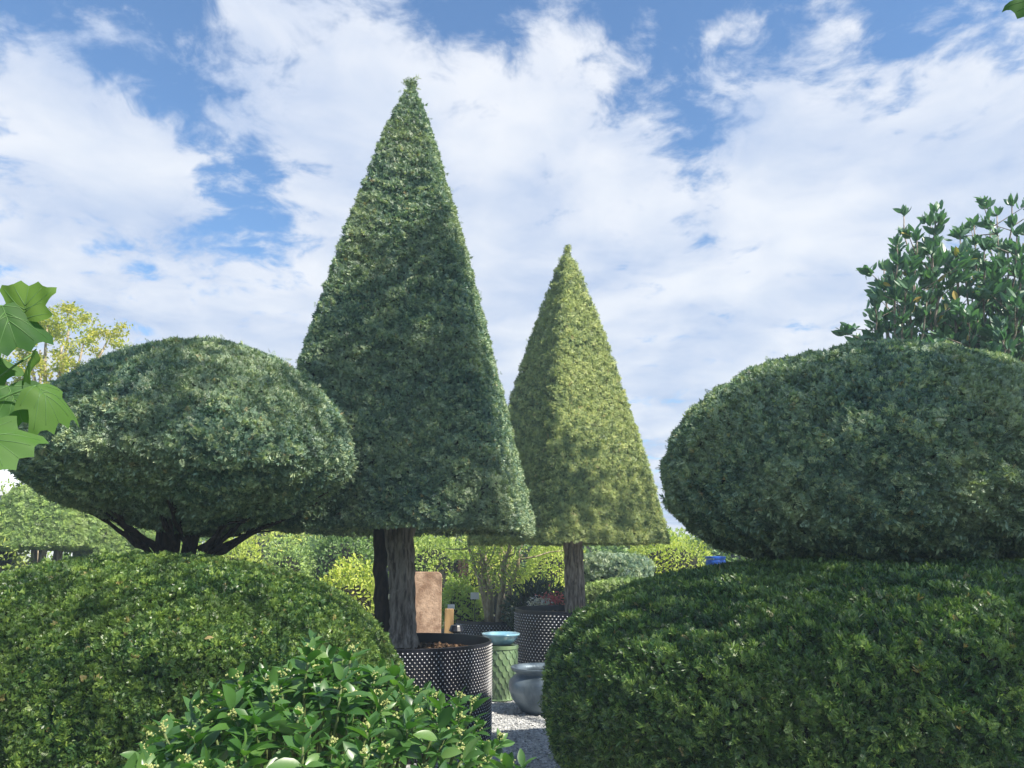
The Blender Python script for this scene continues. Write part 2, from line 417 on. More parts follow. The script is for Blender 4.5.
def pyramid_rings(cx, cy, z0, half, apex, rot, rows=90, pw=.87):
    R = []
    R.append(sq_ring(cx, cy, z0+.16, .05, rot)); 
    for k in (.3, .6, .85): R.append(sq_ring(cx, cy, z0+.14-.10*k, half*k, rot))
    ax, ay, az = apex
    for u in np.linspace(0, 1, rows):
        z = z0+(az-z0)*u; h = half*(1-u)**pw
        if u < .015: h *= .97+.03*u/.015
        h = max(h, .042)
        f = u; R.append(sq_ring(cx+(ax-cx)*f, cy+(ay-cy)*f, z, h, rot, rnd=.065+.25*(u > .95)))
    R.append(sq_ring(ax, ay, az+.004, .03, rot)); R.append(sq_ring(ax, ay, az+.006, .004, rot))
    return R

tall = thing('pyramid_yew', 'tallest clipped yew, a steep pyramid whose twin trunk rises from the nearest black pot', 'topiary tree', (-.93, 7.08, 0), 'pyramid topiary yews in black pots')
clipped_crown('crown', pyramid_rings(-.95, 7.12, 1.75, 1.09, (-1.05, 7.12, 6.36), math.radians(-7), pw=.83), 130000, [YEW, TWIG], tall, SPR, .040, .035, .010, 5, 3, stray=.004)
acc = Acc()
for k in range(10):
    b = np.array([-1.05, 7.12, 6.31])+RNG.normal(0, .032, 3)*[1, 1, .6]; q = b+np.array([RNG.normal(0, .025), RNG.normal(0, .02), RNG.uniform(.03, .10)])
    add_tube(acc, curve(b, q, n=3), [.003, .0025, .002], 4, tint=.3)
    for j in range(5):
        tV, tF = SPRF[0]; scatter(None, tV, tF, (b+(q-b)*RNG.uniform(.1, .9))[None], (q-b)[None]/np.linalg.norm(q-b)+RNG.normal(0, .6, (1, 3)), [.035], np.array([0.]), np.array([RNG.random()*.8]), 0, acc)
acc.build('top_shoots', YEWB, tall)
bark_trunk(tall, curve((-.93, 6.88, .70), (-1.05, 7.05, 1.95), (.02, 0, 0), 26, .004), np.concatenate([np.linspace(.145, .10, 6), np.linspace(.10, .11, 14), np.linspace(.11, .15, 6)]), seed=4)
bark_trunk(tall, curve((-1.08, 7.02, .70), (-1.20, 7.10, 1.95), (-.02, 0, 0), 22, .004), np.linspace(.075, .05, 22), BARKD, 18, .10, 3, 'stem', 6)

second = thing('pyramid_yew', 'smaller distant clipped yew pyramid turned corner-on, standing in the black pot beside the right mound', 'topiary tree', (.72, 10.4, 0), 'pyramid topiary yews in black pots')
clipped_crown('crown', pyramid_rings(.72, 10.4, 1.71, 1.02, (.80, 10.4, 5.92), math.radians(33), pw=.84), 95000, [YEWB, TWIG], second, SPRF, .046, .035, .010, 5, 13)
bark_trunk(second, curve((.82, 10.3, .8), (.80, 10.35, 1.9), (0, 0, 0), 20, .003), np.linspace(.13, .11, 20), seed=9, k=4, depth=.1)

def dome_rings(cx, cy, z0, z1, rx, ry, zw=.42, rows=60, p=2.0, under=2.0, top=2.2, Mp=2.0, bot=.12):
    """dome: widest at fraction zw of its height"""
    zm = z0+(z1-z0)*zw; R = [el_ring(cx, cy, z0+bot, .05, .05, p=Mp)]
    for a in np.linspace(.06, 1, rows//3):                        # underside
        k = math.sin(a*math.pi/2); zz = zm-(zm-z0)*(1-k**under)**(1/under) if k < 1 else zm
        R.append(el_ring(cx, cy, zz+bot*(1-k)**2, rx*k, ry*k, p=Mp))
    for a in np.linspace(0, 1, rows)[1:]:
        s = math.sin(a*math.pi/2); k = max(0, 1-s**top)**(1/top)
        R.append(el_ring(cx, cy, zm+(z1-zm)*s, max(rx*k, .01), max(ry*k, .01), p=Mp))
    return R
def mound_rings(cx, cy, z1, rx, ry, zw=.5, rows=56, top=2.5, Mp=2.3, rot=0, foot=.86):
    zm = z1*zw; R = []
    for a in np.linspace(0, 1, 14)[:-1]: 
        k = foot+(1-foot)*math.sin(a*math.pi/2); R.append(el_ring(cx, cy, zm*a, rx*k, ry*k, p=Mp, rot=rot))
    for a in np.linspace(0, 1, rows):
        s = math.sin(a*math.pi/2); k = max(0, 1-s**top)**(1/top)
        R.append(el_ring(cx, cy, zm+(z1-zm)*s, max(rx*k, .01), max(ry*k, .01), p=Mp, rot=rot))
    return R

# left: umbrella dome on a fan of stems
LX, LY = -2.16, 5.2
ldome = thing('umbrella_yew', 'wide domed yew on a fan of bare stems, left of the tallest pyramid', 'topiary tree', (LX, LY, 0), 'domed topiary yews')
clipped_crown('crown', dome_rings(LX, LY, 1.62, 2.96, 1.07, 1.05, .37, under=1.38, top=1.9, bot=.06), 90000, [YEW, TWIG], ldome, SPR, .037, .04, .014, 4, 23, clump=.014, clumpsc=34, stray=.006)
r = np.random.default_rng(5)
base = np.array([LX-.02, LY, 1.46])
for k in range(15):
    a = k/15*6.283+r.uniform(-.2, .2); rad = r.uniform(.6, .98)
    q = np.array([LX+math.cos(a)*rad, LY+math.sin(a)*rad*.9, 1.60+.42*(rad/1.08)**1.1+r.uniform(-.03, .05)])
    b = base+np.array([math.cos(a)*.09+(.05 if math.cos(a) > 0 else -.02), math.sin(a)*.07, r.uniform(-.04, .12)])
    acc = Acc(); pth = curve(b, q, (-math.cos(a)*.06, -math.sin(a)*.05, r.uniform(-.03, .01)), 10, .008)
    add_tube(acc, pth, np.linspace(r.uniform(.018, .028), .007, 10), 8, rough=.06)
    for j in range(3):
        i = r.integers(3, 9); qq = pth[i]+np.array([math.cos(a)*.2, math.sin(a)*.2, .22])+r.normal(0, .09, 3)
        add_tube(acc, curve(pth[i], qq, n=4, wob=.01), [.012, .010, .007, .005], 5)
    acc.build('limb', BARKD, ldome, smooth=True)
bark_trunk(ldome, curve((LX-.10, LY-.02, 0), (LX-.14, LY-.02, 2.05), (.03, 0, 0), 24, .006), np.linspace(.085, .07, 24), BARKD, 26, .12, 4, 'trunk', 3)
bark_trunk(ldome, curve((LX+.06, LY+.02, 0), (LX+.05, LY, 2.05), (-.03, 0, 0), 24, .006), np.linspace(.055, .045, 24), BARKD, 22, .12, 3, 'trunk', 8)

lmound = thing('clipped_mound', 'broad low clipped yew mound filling the lower left, under the left dome', 'hedge', (-2.1, 4.75, 0), 'low clipped yew mounds')
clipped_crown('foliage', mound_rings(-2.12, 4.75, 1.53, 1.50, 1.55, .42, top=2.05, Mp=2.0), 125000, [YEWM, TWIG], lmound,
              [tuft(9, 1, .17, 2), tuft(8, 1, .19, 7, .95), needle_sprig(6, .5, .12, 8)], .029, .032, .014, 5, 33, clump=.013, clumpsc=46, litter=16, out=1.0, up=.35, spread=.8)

RX, RY = 2.37, 5.05
rdome = thing('globe_yew', 'big rounded yew globe sitting low over the flat-topped right mound', 'topiary tree', (RX, RY, 0), 'domed topiary yews')
def rhollow(P):
    q = (P-np.array([RX+.55, RY-1.1, 1.72]))/np.array([.5, .8, .22]); return .03*np.exp(-np.sum(q*q, 1))
clipped_crown('crown', dome_rings(RX, RY, 1.42, 2.86, 1.36, 1.25, .44, under=2.4, top=1.95, bot=.14), 112000, [YEW, TWIG], rdome, SPR, .041, .045, .016, 4, 43, clump=.018, clumpsc=32, stray=.006, hollow=rhollow)
r = np.random.default_rng(15)
for k in range(9):
    a = k/9*6.283+.3; q = np.array([RX+.2+math.cos(a)*.7, RY+math.sin(a)*.7, 1.80])
    acc = Acc(); add_tube(acc, curve((RX+.2+.1*math.cos(a), RY+.1*math.sin(a), 1.25), q, (0, 0, -.05), 8, .01), np.linspace(.04, .015, 8), 8, rough=.05)
    acc.build('limb', BARKD, rdome, smooth=True)
bark_trunk(rdome, curve((RX+.2, RY-.05, 0), (RX+.22, RY, 1.95), (0, 0, 0), 20, .006), np.linspace(.14, .11, 20), BARKD, 26, .12, 4, 'trunk', 3)

rmound = thing('clipped_mound', 'flat-topped clipped yew mound filling the lower right, beside the gravel gap', 'hedge', (2.1, 4.7, 0), 'low clipped yew mounds')
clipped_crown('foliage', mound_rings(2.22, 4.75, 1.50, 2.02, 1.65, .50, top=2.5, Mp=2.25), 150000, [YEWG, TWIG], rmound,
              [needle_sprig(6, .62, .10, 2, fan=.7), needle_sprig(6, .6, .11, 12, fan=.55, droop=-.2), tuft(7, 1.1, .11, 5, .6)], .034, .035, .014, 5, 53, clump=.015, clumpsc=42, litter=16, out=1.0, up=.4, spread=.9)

# ------------------------------------------------------------------ black dimpled pots
PLAST = plain('black_plastic', (.008, .008, .016), .38, .5, .3, 8)
TIP = plain('pale_glint_tips', (.78, .80, .86), .45, .5, .2, 5, col2=(.42, .40, .38))  # tips coloured pale in place of sky glints; the darker variation is dust
COMPOST = plain('bark_mulch', (.10, .060, .035), .95, .1, .5, 40, 1.0, 60, col2=(.03, .02, .014))
MULCH = leaf_mat('mulch_chips', (.02, .014, .010), (.085, .050, .030), (.22, .14, .085), None, trans=0, rough=.9, spec=.1, patchcol=(.08, .05, .03))
def air_pot(parent, cx, cy, R, H, pitch=.037, name='pot'):
    acc = Acc()
    V, F = lathe([(R*.99, 0), (R*.99, .004), (R, H-.012), (R+.005, H-.010), (R+.005, H), (R-.012, H), (R-.014, H-.03), (R-.02, H-.16)], 128, (cx, cy, .01)); acc.add(V, F, 0)
    na = int(2*np.pi*R/pitch); rows = int((H-.035)/(pitch*.62)); P = []
    for j in range(rows):
        for i in range(na):
            P.append((2*np.pi*(i+.5*(j % 2))/na, .03+j*pitch*.62))
    P = np.array(P); N = np.stack([np.cos(P[:, 0]), np.sin(P[:, 0]), 0*P[:, 0]], 1)
    pos = np.array([cx, cy, .01])+N*(R*.99); pos[:, 2] += P[:, 1]
    r0, r1, h = pitch*.40, pitch*.155, .015
    a = np.arange(6)/6*6.283
    ring0 = np.stack([r0*np.cos(a), r0*np.sin(a), 0*a], 1); ring1 = np.stack([r1*np.cos(a), r1*np.sin(a), 0*a+h], 1)
    cone = np.vstack([ring0, ring1]); cf = np.array([[i, (i+1) % 6, 6+(i+1) % 6, 6+i] for i in range(6)])
    scatter(None, cone, cf, pos, N, np.ones(len(pos)), np.zeros(len(pos)), np.full(len(pos), .5), 0, acc)
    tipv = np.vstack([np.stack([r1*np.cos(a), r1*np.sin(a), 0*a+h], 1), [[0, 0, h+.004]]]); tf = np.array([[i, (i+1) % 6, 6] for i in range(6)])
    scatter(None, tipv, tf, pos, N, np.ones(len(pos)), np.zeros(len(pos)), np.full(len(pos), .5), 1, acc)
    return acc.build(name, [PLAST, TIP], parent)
def compost(parent, cx, cy, R, z, n=1600):
    acc = Acc(); rr = np.linspace(0.01, R-.016, 10)
    V, F = lathe([(q, z+.05*(1-(q/R)**2)) for q in rr], 48, (cx, cy, 0)); V[:, 2] += sines(V, 9, 3, .012); acc.add(V, F, 0)
    tV = np.array([[-.5, 0, -1], [.5, 0, -1], [.4, .1, 1], [-.5, -.1, 1]]); tF = np.array([[0, 1, 2, 3]])
    a = RNG.uniform(0, 6.28, n); q = np.sqrt(RNG.random(n))*(R-.05)
    P = np.stack([cx+q*np.cos(a), cy+q*np.sin(a), z+.055*(1-(q/R)**2)+.008], 1)
    ax = RNG.normal(0, 1, (n, 3)); ax[:, 2] *= .35
    scatter(None, tV, tF, P, ax, RNG.uniform(.010, .026, n), RNG.uniform(-.6, .6, n), RNG.random(n), 1, acc)
    return acc.build('mulch', [COMPOST, MULCH], parent)
def pot_thing(label, cx, cy, R, H, fill=.10, **k):
    p = thing('dimpled_pot', label, 'plant pot', (cx, cy, 0), 'black dimpled plant pots')
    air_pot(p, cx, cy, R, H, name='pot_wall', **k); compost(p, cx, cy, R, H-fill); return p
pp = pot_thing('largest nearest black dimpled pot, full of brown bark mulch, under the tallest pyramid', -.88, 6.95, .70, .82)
acc = Acc(); V, F = lathe([(.0, .01), (.05, .01), (.055, 0), (.07, -.04), (.03, -.06)], 14, (-.52, 7.52, .90)); acc.add(V, F)
acc.build('rim_clip', PLAST, pp)
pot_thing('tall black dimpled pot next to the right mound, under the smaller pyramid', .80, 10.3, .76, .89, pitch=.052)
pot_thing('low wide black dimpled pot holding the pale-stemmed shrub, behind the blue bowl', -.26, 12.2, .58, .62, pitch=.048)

# ------------------------------------------------------------------ glazed jar, bowl and zinc pot
GREEN = plain('green_glaze', (.11, .19, .09), .30, .5, .4, 9, .15, 30, coat=.3, col2=(.20, .28, .15))
BLUEG = plain('pale_blue_glaze', (.34, .54, .62), .2, .6, .3, 6, coat=.5, col2=(.18, .38, .50))
ZINC = plain('weathered_zinc', (.10, .14, .18), .42, .5, .4, 7, .2, 40, metallic=.35, col2=(.20, .25, .29), stretch=(1, 1, .5))
jx, jy = -.125, 9.0
jar = thing('green_jar', 'green glazed jar with fish-scale relief under the pale blue bowl', 'garden jar', (jx, jy, .0))
prof = [(0, .012), (.20, .012), (.215, .02)]+[(.160+.115*math.sin(u*1.75)**1.1+.0*u, .03+.50*u) for u in np.linspace(0.02, 1, 60)]+[(.285, .54), (.300, .55), (.300, .58), (.28, .585), (.26, .57), (.25, .4)]
def scales(th, z):
    h, nn = .062, 15; out = np.zeros_like(th); wdt = 2*np.pi/nn
    for i in range(0, 11):
        zc = .03+(i+1)*h; u = (th/wdt+.5*(i % 2)); u = (u-np.round(u))*2; v = (zc-z)/(h*1.35)
        dd = np.sqrt(u*u*.95+np.clip(v, 0, 9)**2); inside = (dd < 1.0) & (v > -.6) & (z < .53)
        out = np.where(inside, (.002+.010*np.clip(dd, 0, 1)**2), out)
    return out
prof = prof[:3]+[(float(np.interp(z_, [p[1] for p in prof[3:63]], [p[0] for p in prof[3:63]])), float(z_)) for z_ in np.linspace(.031, .529, 170)]+prof[63:]
prof = [(a_*.66, b_) for a_, b_ in prof]
acc = Acc(); V, F = lathe(prof, 330, (jx, jy, 0), scales); acc.add(V, F); acc.build('jar_body', GREEN, jar)
bowl = thing('blue_bowl', 'wide pale blue glazed bowl resting on the green scaled jar', 'bowl', (jx, jy, .58))
acc = Acc(); V, F = lathe([(a_*.70, b_) for a_, b_ in [(0, .59), (.17, .59), (.19, .60), (.25, .65), (.28, .68), (.300, .69), (.307, .70), (.300, .71), (.275, .70), (.23, .665), (.18, .62), (0, .615)]], 96, (jx, jy, 0)); acc.add(V, F)
acc.build('bowl_wall', BLUEG, bowl, smooth=True)
acc = Acc(); V, F = lathe([(0, .655), (.10, .655), (.155, .655)], 64, (jx, jy, 0)); acc.add(V, F)
acc.build('water', plain('bowl_water', (.05, .20, .28), .04, .6, .1), bowl)
zx, zy = .285, 8.3
zp = thing('zinc_pot', 'squat round grey zinc pot with raised bands, standing on the gravel by the right mound', 'garden pot', (zx, zy, 0))
pr_ = [(a_*1.32, b_*1.07) for a_, b_ in [(0, .015), (.13, .015), (.14, .02), (.17, .06), (.215, .13), (.232, .19), (.238, .2), (.238, .206), (.240, .215), (.240, .27), (.232, .30), (.205, .335), (.185, .352), (.182, .362), (.205, .378), (.222, .40), (.226, .41), (.222, .418), (.20, .413), (.175, .365), (.20, .33), (.22, .2), (.10, .06), (0, .05)]]
acc = Acc(); V, F = lathe(pr_, 72, (zx, zy, 0), lambda th, z: .0035*(np.cos(th*6) > .985)*(z < .34)+.0018*np.sin(th*5+z*9)); acc.add(V, F); acc.build('pot_body', ZINC, zp, smooth=True)

# ------------------------------------------------------------------ slab, posts, labels
TAN = plain('sandy_slab_face', (.52, .37, .27), .85, .2, .4, 7, .6, 25, col2=(.24, .15, .10))
def slab_mesh(name, cx, cy, z0, z1, wd, th, rot, m, parent=None, round_r=.06, seg=6):
    pts = [(-wd/2, z0), (wd/2, z0)]
    for k in range(seg+1): a = k/seg*math.pi/2; pts.append((wd/2-round_r+round_r*math.cos(a), z1-round_r+round_r*math.sin(a)))
    for k in range(seg+1): a = math.pi/2+k/seg*math.pi/2; pts.append((-wd/2+round_r+round_r*math.cos(a), z1-round_r+round_r*math.sin(a)))
    n = len(pts); V = [(x, -th/2, z) for x, z in pts]+[(x, th/2, z) for x, z in pts]
    F = [list(range(n)), list(range(2*n-1, n-1, -1))]+[[i, i+n, (i+1) % n+n, (i+1) % n] for i in range(n)]
    c, s = math.cos(rot), math.sin(rot); V = [(cx+x*c-y*s, cy+x*s+y*c, z) for x, y, z in V]
    if parent is not None: V = [(x-parent.location[0], y-parent.location[1], z-parent.location[2]) for x, y, z in V]
    me = bpy.data.meshes.new(name); me.from_pydata(V, [], F); me.update()
    o = link(name, me, m, parent); b = o.modifiers.new('bevel', 'BEVEL'); b.width = .008; b.segments = 2; return o
tag(slab_mesh('stone_slab', -1.02, 9.3, 0, 1.37, .40, .10, math.radians(6), TAN), 'upright sandy brown slab just right of the tallest yew trunk', 'slab')
tag(slab_mesh('timber_board', -.76, 9.7, 0, .93, .11, .05, 0, plain('pale_timber', (.50, .33, .16), .8, .2, .3, 6, .3, 30, stretch=(3, 3, .4)), round_r=.01), 'narrow pale timber board leaning beside the sandy slab', 'board')
tag(slab_mesh('wooden_post', -.86, 13.4, 0, 1.52, .20, .20, .4, BARKD, round_r=.03), 'short dark wooden post in front of the yellow-green hedge', 'post')
WHITE = plain('white_label', (.80, .80, .78), .5, .4, .08, 9)
for (x, y, z, wd, hh, lb) in ((-.56, 12.0, .98, .13, .10, 'white plant label on a stick left of the pale-stemmed shrub'), (-.86, 11.3, .86, .10, .07, 'small pale plant label low among leaves near the timber board')):
    q = thing('plant_label', lb, 'plant label', (x, y, 0), 'white plant labels')
    o = slab_mesh('label_card', x, y, z-hh/2, z+hh/2, wd, .004, .15, WHITE, q, .008); o.modifiers.clear()
    acc = Acc(); add_tube(acc, curve((x, y+.008, 0), (x, y+.008, z), n=3), .006, 6); acc.build('label_stick', STEMG, q)

# ------------------------------------------------------------------ looser shrubs and trees
def pal(name, mid, sat=1.0, **k):
    d_ = tuple(x*.45 for x in mid); l_ = (min(mid[0]*1.9, .6), min(mid[1]*1.6, .6), mid[2]*1.3)
    return leaf_mat(name, d_, mid, l_, k.pop('odd', None), **k)
L_YEL = pal('yellow_green_leaves', (.40, .50, .10), trans=.35, patch=1.0, patchcol=(.56, .60, .13), rough=.55)
L_LIME = pal('lime_leaves', (.30, .42, .11), trans=.35, patch=1.0, patchcol=(.46, .54, .14), rough=.55)
L_MID = pal('mid_green_leaves', (.10, .19, .05), trans=.25)
L_DARK = pal('dark_green_leaves', (.020, .050, .022), trans=.15, rough=.35)
L_PALE = pal('pale_clipped_leaves', (.20, .32, .10), trans=.2, patch=2, patchcol=(.34, .42, .14))
def shrub(name, label, cat, c, r, n, leaf, m, group=None, z0=0.0, lw=.28, stem=True, seed=0, lump=.22, part='foliage', solid=True, tmpl=None):
    """rounded bush: uneven outline, leaves through the outer volume"""
    c = np.array(c, float); r = np.array(r, float)
    o = thing(name, label, cat, (c[0], c[1], 0), group)
    q = RNG.normal(0, 1, (n, 3)); q /= np.linalg.norm(q, axis=1)[:, None]
    low = c[2]-r[2] < .15
    if low: q[:, 2] = np.abs(q[:, 2])*1.0 - .25*(RNG.random(n) < .4); q /= np.linalg.norm(q, axis=1)[:, None]
    lm = 1+sines(q, 3.2, seed+1, lump, 3)
    f = (1-RNG.random(n)**2.0*.35)*lm
    P = c+q*r*f[:, None]
    keep = P[:, 2] > .02; P = P[keep]; q = q[keep]; k = len(P); f = f[keep]
    ax = q*.7+RNG.normal(0, .6, (k, 3)); ax[:, 2] += .25
    acc = Acc(); tV, tF = tmpl or oval_leaf(lw, .08, .15, 3)
    tint = np.clip(.5+.25*sines(P, 7, seed+3, 1)+RNG.normal(0, .2, k), 0, 1)
    scatter(None, tV, tF, P, ax, leaf*RNG.uniform(.6, 1.3, k), None, tint, 0, acc, upv=q*1.2+RNG.normal(0, .55, (k, 3)))
    if solid:
        R = dome_rings(c[0], c[1], max(c[2]-r[2]*.72, .0), c[2]+r[2]*.66, r[0]*.68, r[1]*.68, .5, rows=16); V, T, _ = shell(R, .05, 4, seed); acc.add(V, T, 1)
    acc.build(part, [m, TWIG], o)
    if stem:
        ac2 = Acc()
        for j in range(5):
            a = j*1.256+seed; e = c+r*np.array([.5*math.cos(a), .5*math.sin(a), .1])
            add_tube(ac2, curve((c[0]+.05*math.cos(a), c[1]+.05*math.sin(a), 0), e, n=6, wob=.01), np.linspace(.025, .008, 6), 6)
        ac2.build('stem', BARKD, o, smooth=True)
    return o
def at(px0, px1, top, Y, bot=0.0, ry=None):
    """centre and radii of a plant of real size, from its bearing and distance"""
    a = sight(px0, top, Y); b = sight(px1, top, Y); r = (b[0]-a[0])/2; z = a[2]
    return (( a[0]+b[0])/2, Y, (z+bot)/2), (r, ry or r, (z-bot)/2)
GSH = 'garden shrubs behind the topiary'
SH = [ # px0 px1 top Y  bottom n leaf material label
 (-90, 70, 538, 15.0, 0, 3400, .08, L_LIME, 'low bright bush under the pale block yew at the far left'),
 (40, 150, 540, 15.5, 0, 3400, .08, L_MID, 'low green bush between the two block yews'),
 (-60, 32, 496, 12.0, 0, 2600, .075, L_LIME, 'bright loose shrub at the far left edge under the big leaves'),
 (196, 268, 536, 12.5, 0, 3600, .050, L_YEL, 'yellow-leaved shrub glimpsed between the stems of the left dome'),
 (262, 316, 536, 11.5, 0.35, 4200, .045, L_PALE, 'pale rounded bush just right of the left dome stems'),
 (306, 384, 522, 14.5, 0, 3800, .075, L_MID, 'darker green bush left of the tallest yew trunk'),
 (316, 392, 562, 9.6, 0, 3600, .050, L_YEL, 'vivid yellow shrub directly left of the tallest yew trunk'),
 (395, 470, 530, 16.0, 0, 5200, .065, L_LIME, 'tall lime-green bush behind the sandy slab'),
 (452, 530, 534, 17.0, 0, 5200, .065, L_YEL, 'tall yellow-green bush behind the dark wooden post'),
 (520, 590, 538, 16.5, 0, 5200, .065, L_YEL, 'yellow-green bush between the two pyramid trunks'),
 (438, 486, 580, 12.8, 0, 2600, .065, L_LIME, 'mid-green low bush beside the white plant label'),
 (612, 716, 529, 14.0, 0, 6000, .055, L_YEL, 'feathery yellow shrub between the smaller pyramid and the right globe'),
 (720, 860, 520, 15.0, 0, 3000, .075, L_MID, 'green bush hidden behind the right globe'),
 (880, 1010, 515, 13.0, 0, 3000, .075, L_LIME, 'lime bush glimpsed under the right globe'),
 (1010, 1160, 470, 12.0, 0, 3000, .09, L_MID, 'green bush at the far right edge'),
 (150, 215, 540, 15.0, 0, 2600, .06, L_LIME, 'lime-green bush seen behind the trunk of the left dome'),
 (-220, -70, 470, 13.0, 0, 2600, .09, L_MID, 'green bush beyond the far left edge'),
]
for i, (a, b, tp, Y, bo, n, lf, mm, lb) in enumerate(SH):
    c, r = at(a, b, tp, Y, bo); shrub('garden_shrub', lb, 'shrub', c, r, n, lf, mm, GSH, seed=20+i)
o = shrub('rhododendron', 'dark glossy shrub behind the tall black pot', 'shrub', (.38, 11.6, .72), (.44, .35, .45), 1500, .11, L_DARK, GSH, seed=60, lw=.18)
# pink flowers by the pot
PINK = pal('pink_petals', (.65, .10, .16), trans=.3, patchcol=(.7, .25, .3)); WP = pal('white_petals', (.75, .70, .66), trans=.2, patchcol=(.75, .7, .66))
for (px, py, Y, mm, nm, lb) in ((553, 600, 11.2, PINK, 'azalea', 'small pink-red flowering plant beside the tall black pot rim'), (540, 603, 11.15, WP, 'azalea', 'small white flowering plant beside the tall black pot rim')):
    p = sight(px, py, Y); q = thing('flowering_plant', lb, 'flowering plant', (p[0], p[1], 0), 'small flowers by the tall pot')
    acc = Acc(); tV, tF = oval_leaf(.35, .1, .2, 3); k = 260; P = p+RNG.normal(0, 1, (k, 3))*[.08, .06, .045]
    scatter(None, tV, tF, P, RNG.normal(0, 1, (k, 3)), RNG.uniform(.03, .05, k), RNG.uniform(0, 6, k), RNG.random(k), 0, acc); acc.build('blossom', mm, q)
    acc = Acc()
    for j in range(6): add_tube(acc, curve((p[0]+.02*j-.05, p[1], 0), p+RNG.normal(0, .05, 3), n=4), .006, 5)
    acc.build('stem', STEMG, q)

# clipped blocks left and low hedges right
def block_yew(label, px0, px1, top, bot, Y, rot, seed, trunk=True, mat=YEWB):
    a = sight(px0, top, Y); b = sight(px1, bot, Y); cx = (a[0]+b[0])/2; h = (b[0]-a[0])/2
    q = thing('block_yew', label, 'topiary tree', (cx, Y, 0), 'clipped block yews in the distance')
    z0, z1 = b[2], a[2]; R = [sq_ring(cx, Y, z0, .05, rot)]
    for u, k in [(0, .9), (.05, 1), (.5, .96), (.8, .88), (.93, .76), (1, .55), (1.0, .02)]: R.append(sq_ring(cx, Y, z0+(z1-z0)*u, h*k, rot, rnd=.3))
    R2 = []
    for i in range(len(R)-1):
        for s in np.linspace(0, 1, 6)[:-1]: R2.append(R[i]*(1-s)+R[i+1]*s)
    R2.append(R[-1])
    clipped_crown('crown', R2, 17000, [mat, TWIG], q, SPRF, .062, .05, .03, 4, seed)
    if trunk:
        for k in range(5):
            acc = Acc(); add_tube(acc, curve((cx+.07*math.cos(k*1.26), Y+.07*math.sin(k*1.26), 0), (cx+.2*math.cos(k*1.26), Y+.2*math.sin(k*1.26), z0+.2), n=6, wob=.01), np.linspace(.06, .045, 6), 8)
            acc.build('stem', BARK, q, smooth=True)
    return q
block_yew('pale clipped block yew on short stems at the far left', 12, 92, 488, 549, 12.5, .2, 71, mat=L_PALE)
block_yew('clipped block yew just behind the trunk of the left dome', 84, 172, 505, 575, 13.5, .5, 73, True, mat=L_PALE)
q = thing('clipped_hedge', 'low dark clipped hedge behind the trunk of the smaller pyramid', 'hedge', (1.7, 13.0, 0), GSH)
c, r = at(572, 652, 552, 12.6)
clipped_crown('foliage', mound_rings(c[0], c[1], 1.62, r[0], .5, .8, top=3), 11000, [YEW, TWIG], q, SPRF, .07, .06, .03, 4, 77)
q = thing('clipped_hedge', 'lower pale clipped hedge below the dark one, beside the smaller pyramid trunk', 'hedge', (1.5, 11.9, 0), GSH)
clipped_crown('foliage', mound_rings(1.75, 11.9, 1.20, .72, .35, .8, top=3), 8000, [L_PALE, TWIG], q, SPRF, .06, .06, .03, 4, 78)

# blue drum
bx, by = sight(715, 553, 11.5)[:2]; DR = .5
q = thing('blue_drum', 'bright blue plastic drum peeping out at the lower left of the right globe', 'drum', (bx, by, 0))
def bx0(V): return (V-[bx, by, 0])*[.55, .55, .96]+[bx, by, 0]
BLUE = plain('blue_plastic', (.02, .12, .55), .4, .5, .15, 5)
acc = Acc(); V, F = lathe([(0, .01), (.24, .01), (.26, .03), (.26, .5), (.275, .51), (.275, .55), (.26, .56), (.26, 1.05), (.275, 1.06), (.275, 1.10), (.26, 1.11), (.26, 1.54), (.24, 1.58), (0, 1.58)], 40, (bx, by, 0)); V = bx0(V); acc.add(V, F); acc.build('drum_body', BLUE, q)
acc = Acc(); V, F = lathe([(.20, 1.585), (.265, 1.585), (.268, 1.60), (.265, 1.62), (.20, 1.625), (0.01, 1.61)], 40, (bx, by, 0)); V = bx0(V); acc.add(V, F); acc.build('lid', BLUE, q)

# pale stemmed shrub in the low pot
q = thing('potted_shrub', 'airy yellow-green shrub with pale branching stems in the low wide pot', 'shrub', (-.26, 12.2, 0), GSH)
acc = Acc(); tips = []
r = np.random.default_rng(3)
for k in range(6):
    a = k*1.05; b = np.array([-.26+.09*math.cos(a), 12.2+.09*math.sin(a), .5]); e = np.array([-.26+.42*math.cos(a), 12.2+.5*math.sin(a), 1.65+r.uniform(-.1, .3)])
    pth = curve(b, e, (0, 0, .12), 9, .02); add_tube(acc, pth, np.linspace(.05, .018, 9), 8)
    for j in range(5):
        i = r.integers(3, 9); e2 = pth[i]+r.normal(0, .22, 3)+[0, 0, .22]; add_tube(acc, curve(pth[i], e2, n=4, wob=.02), [.016, .012, .008, .005], 6); tips.append(e2)
acc.build('stem', BARKP, q, smooth=True)
acc = Acc(); tips = np.array(tips); n = 2600; P = tips[r.integers(0, len(tips), n)]+r.normal(0, .14, (n, 3))
tV, tF = oval_leaf(.22, .1, .2, 3); ax = r.normal(0, 1, (n, 3)); ax[:, 2] += .3
scatter(None, tV, tF, P, ax, r.uniform(.035, .07, n), r.uniform(0, 6, n), r.random(n), 0, acc); acc.build('foliage', L_LIME, q)

def branching(base, top_pts, r0, acc, seed=0, fork=.45):
    base = np.array(base, float); c = np.mean(top_pts, 0); fk = base+(c-base)*fork
    add_tube(acc, curve(base, fk, n=8, wob=.015), np.linspace(r0, r0*.75, 8), 12, rough=.03)
    for p in top_pts: add_tube(acc, curve(fk, p, (0, 0, -.08), 8, .02), np.linspace(r0*.6, r0*.12, 8), 8)

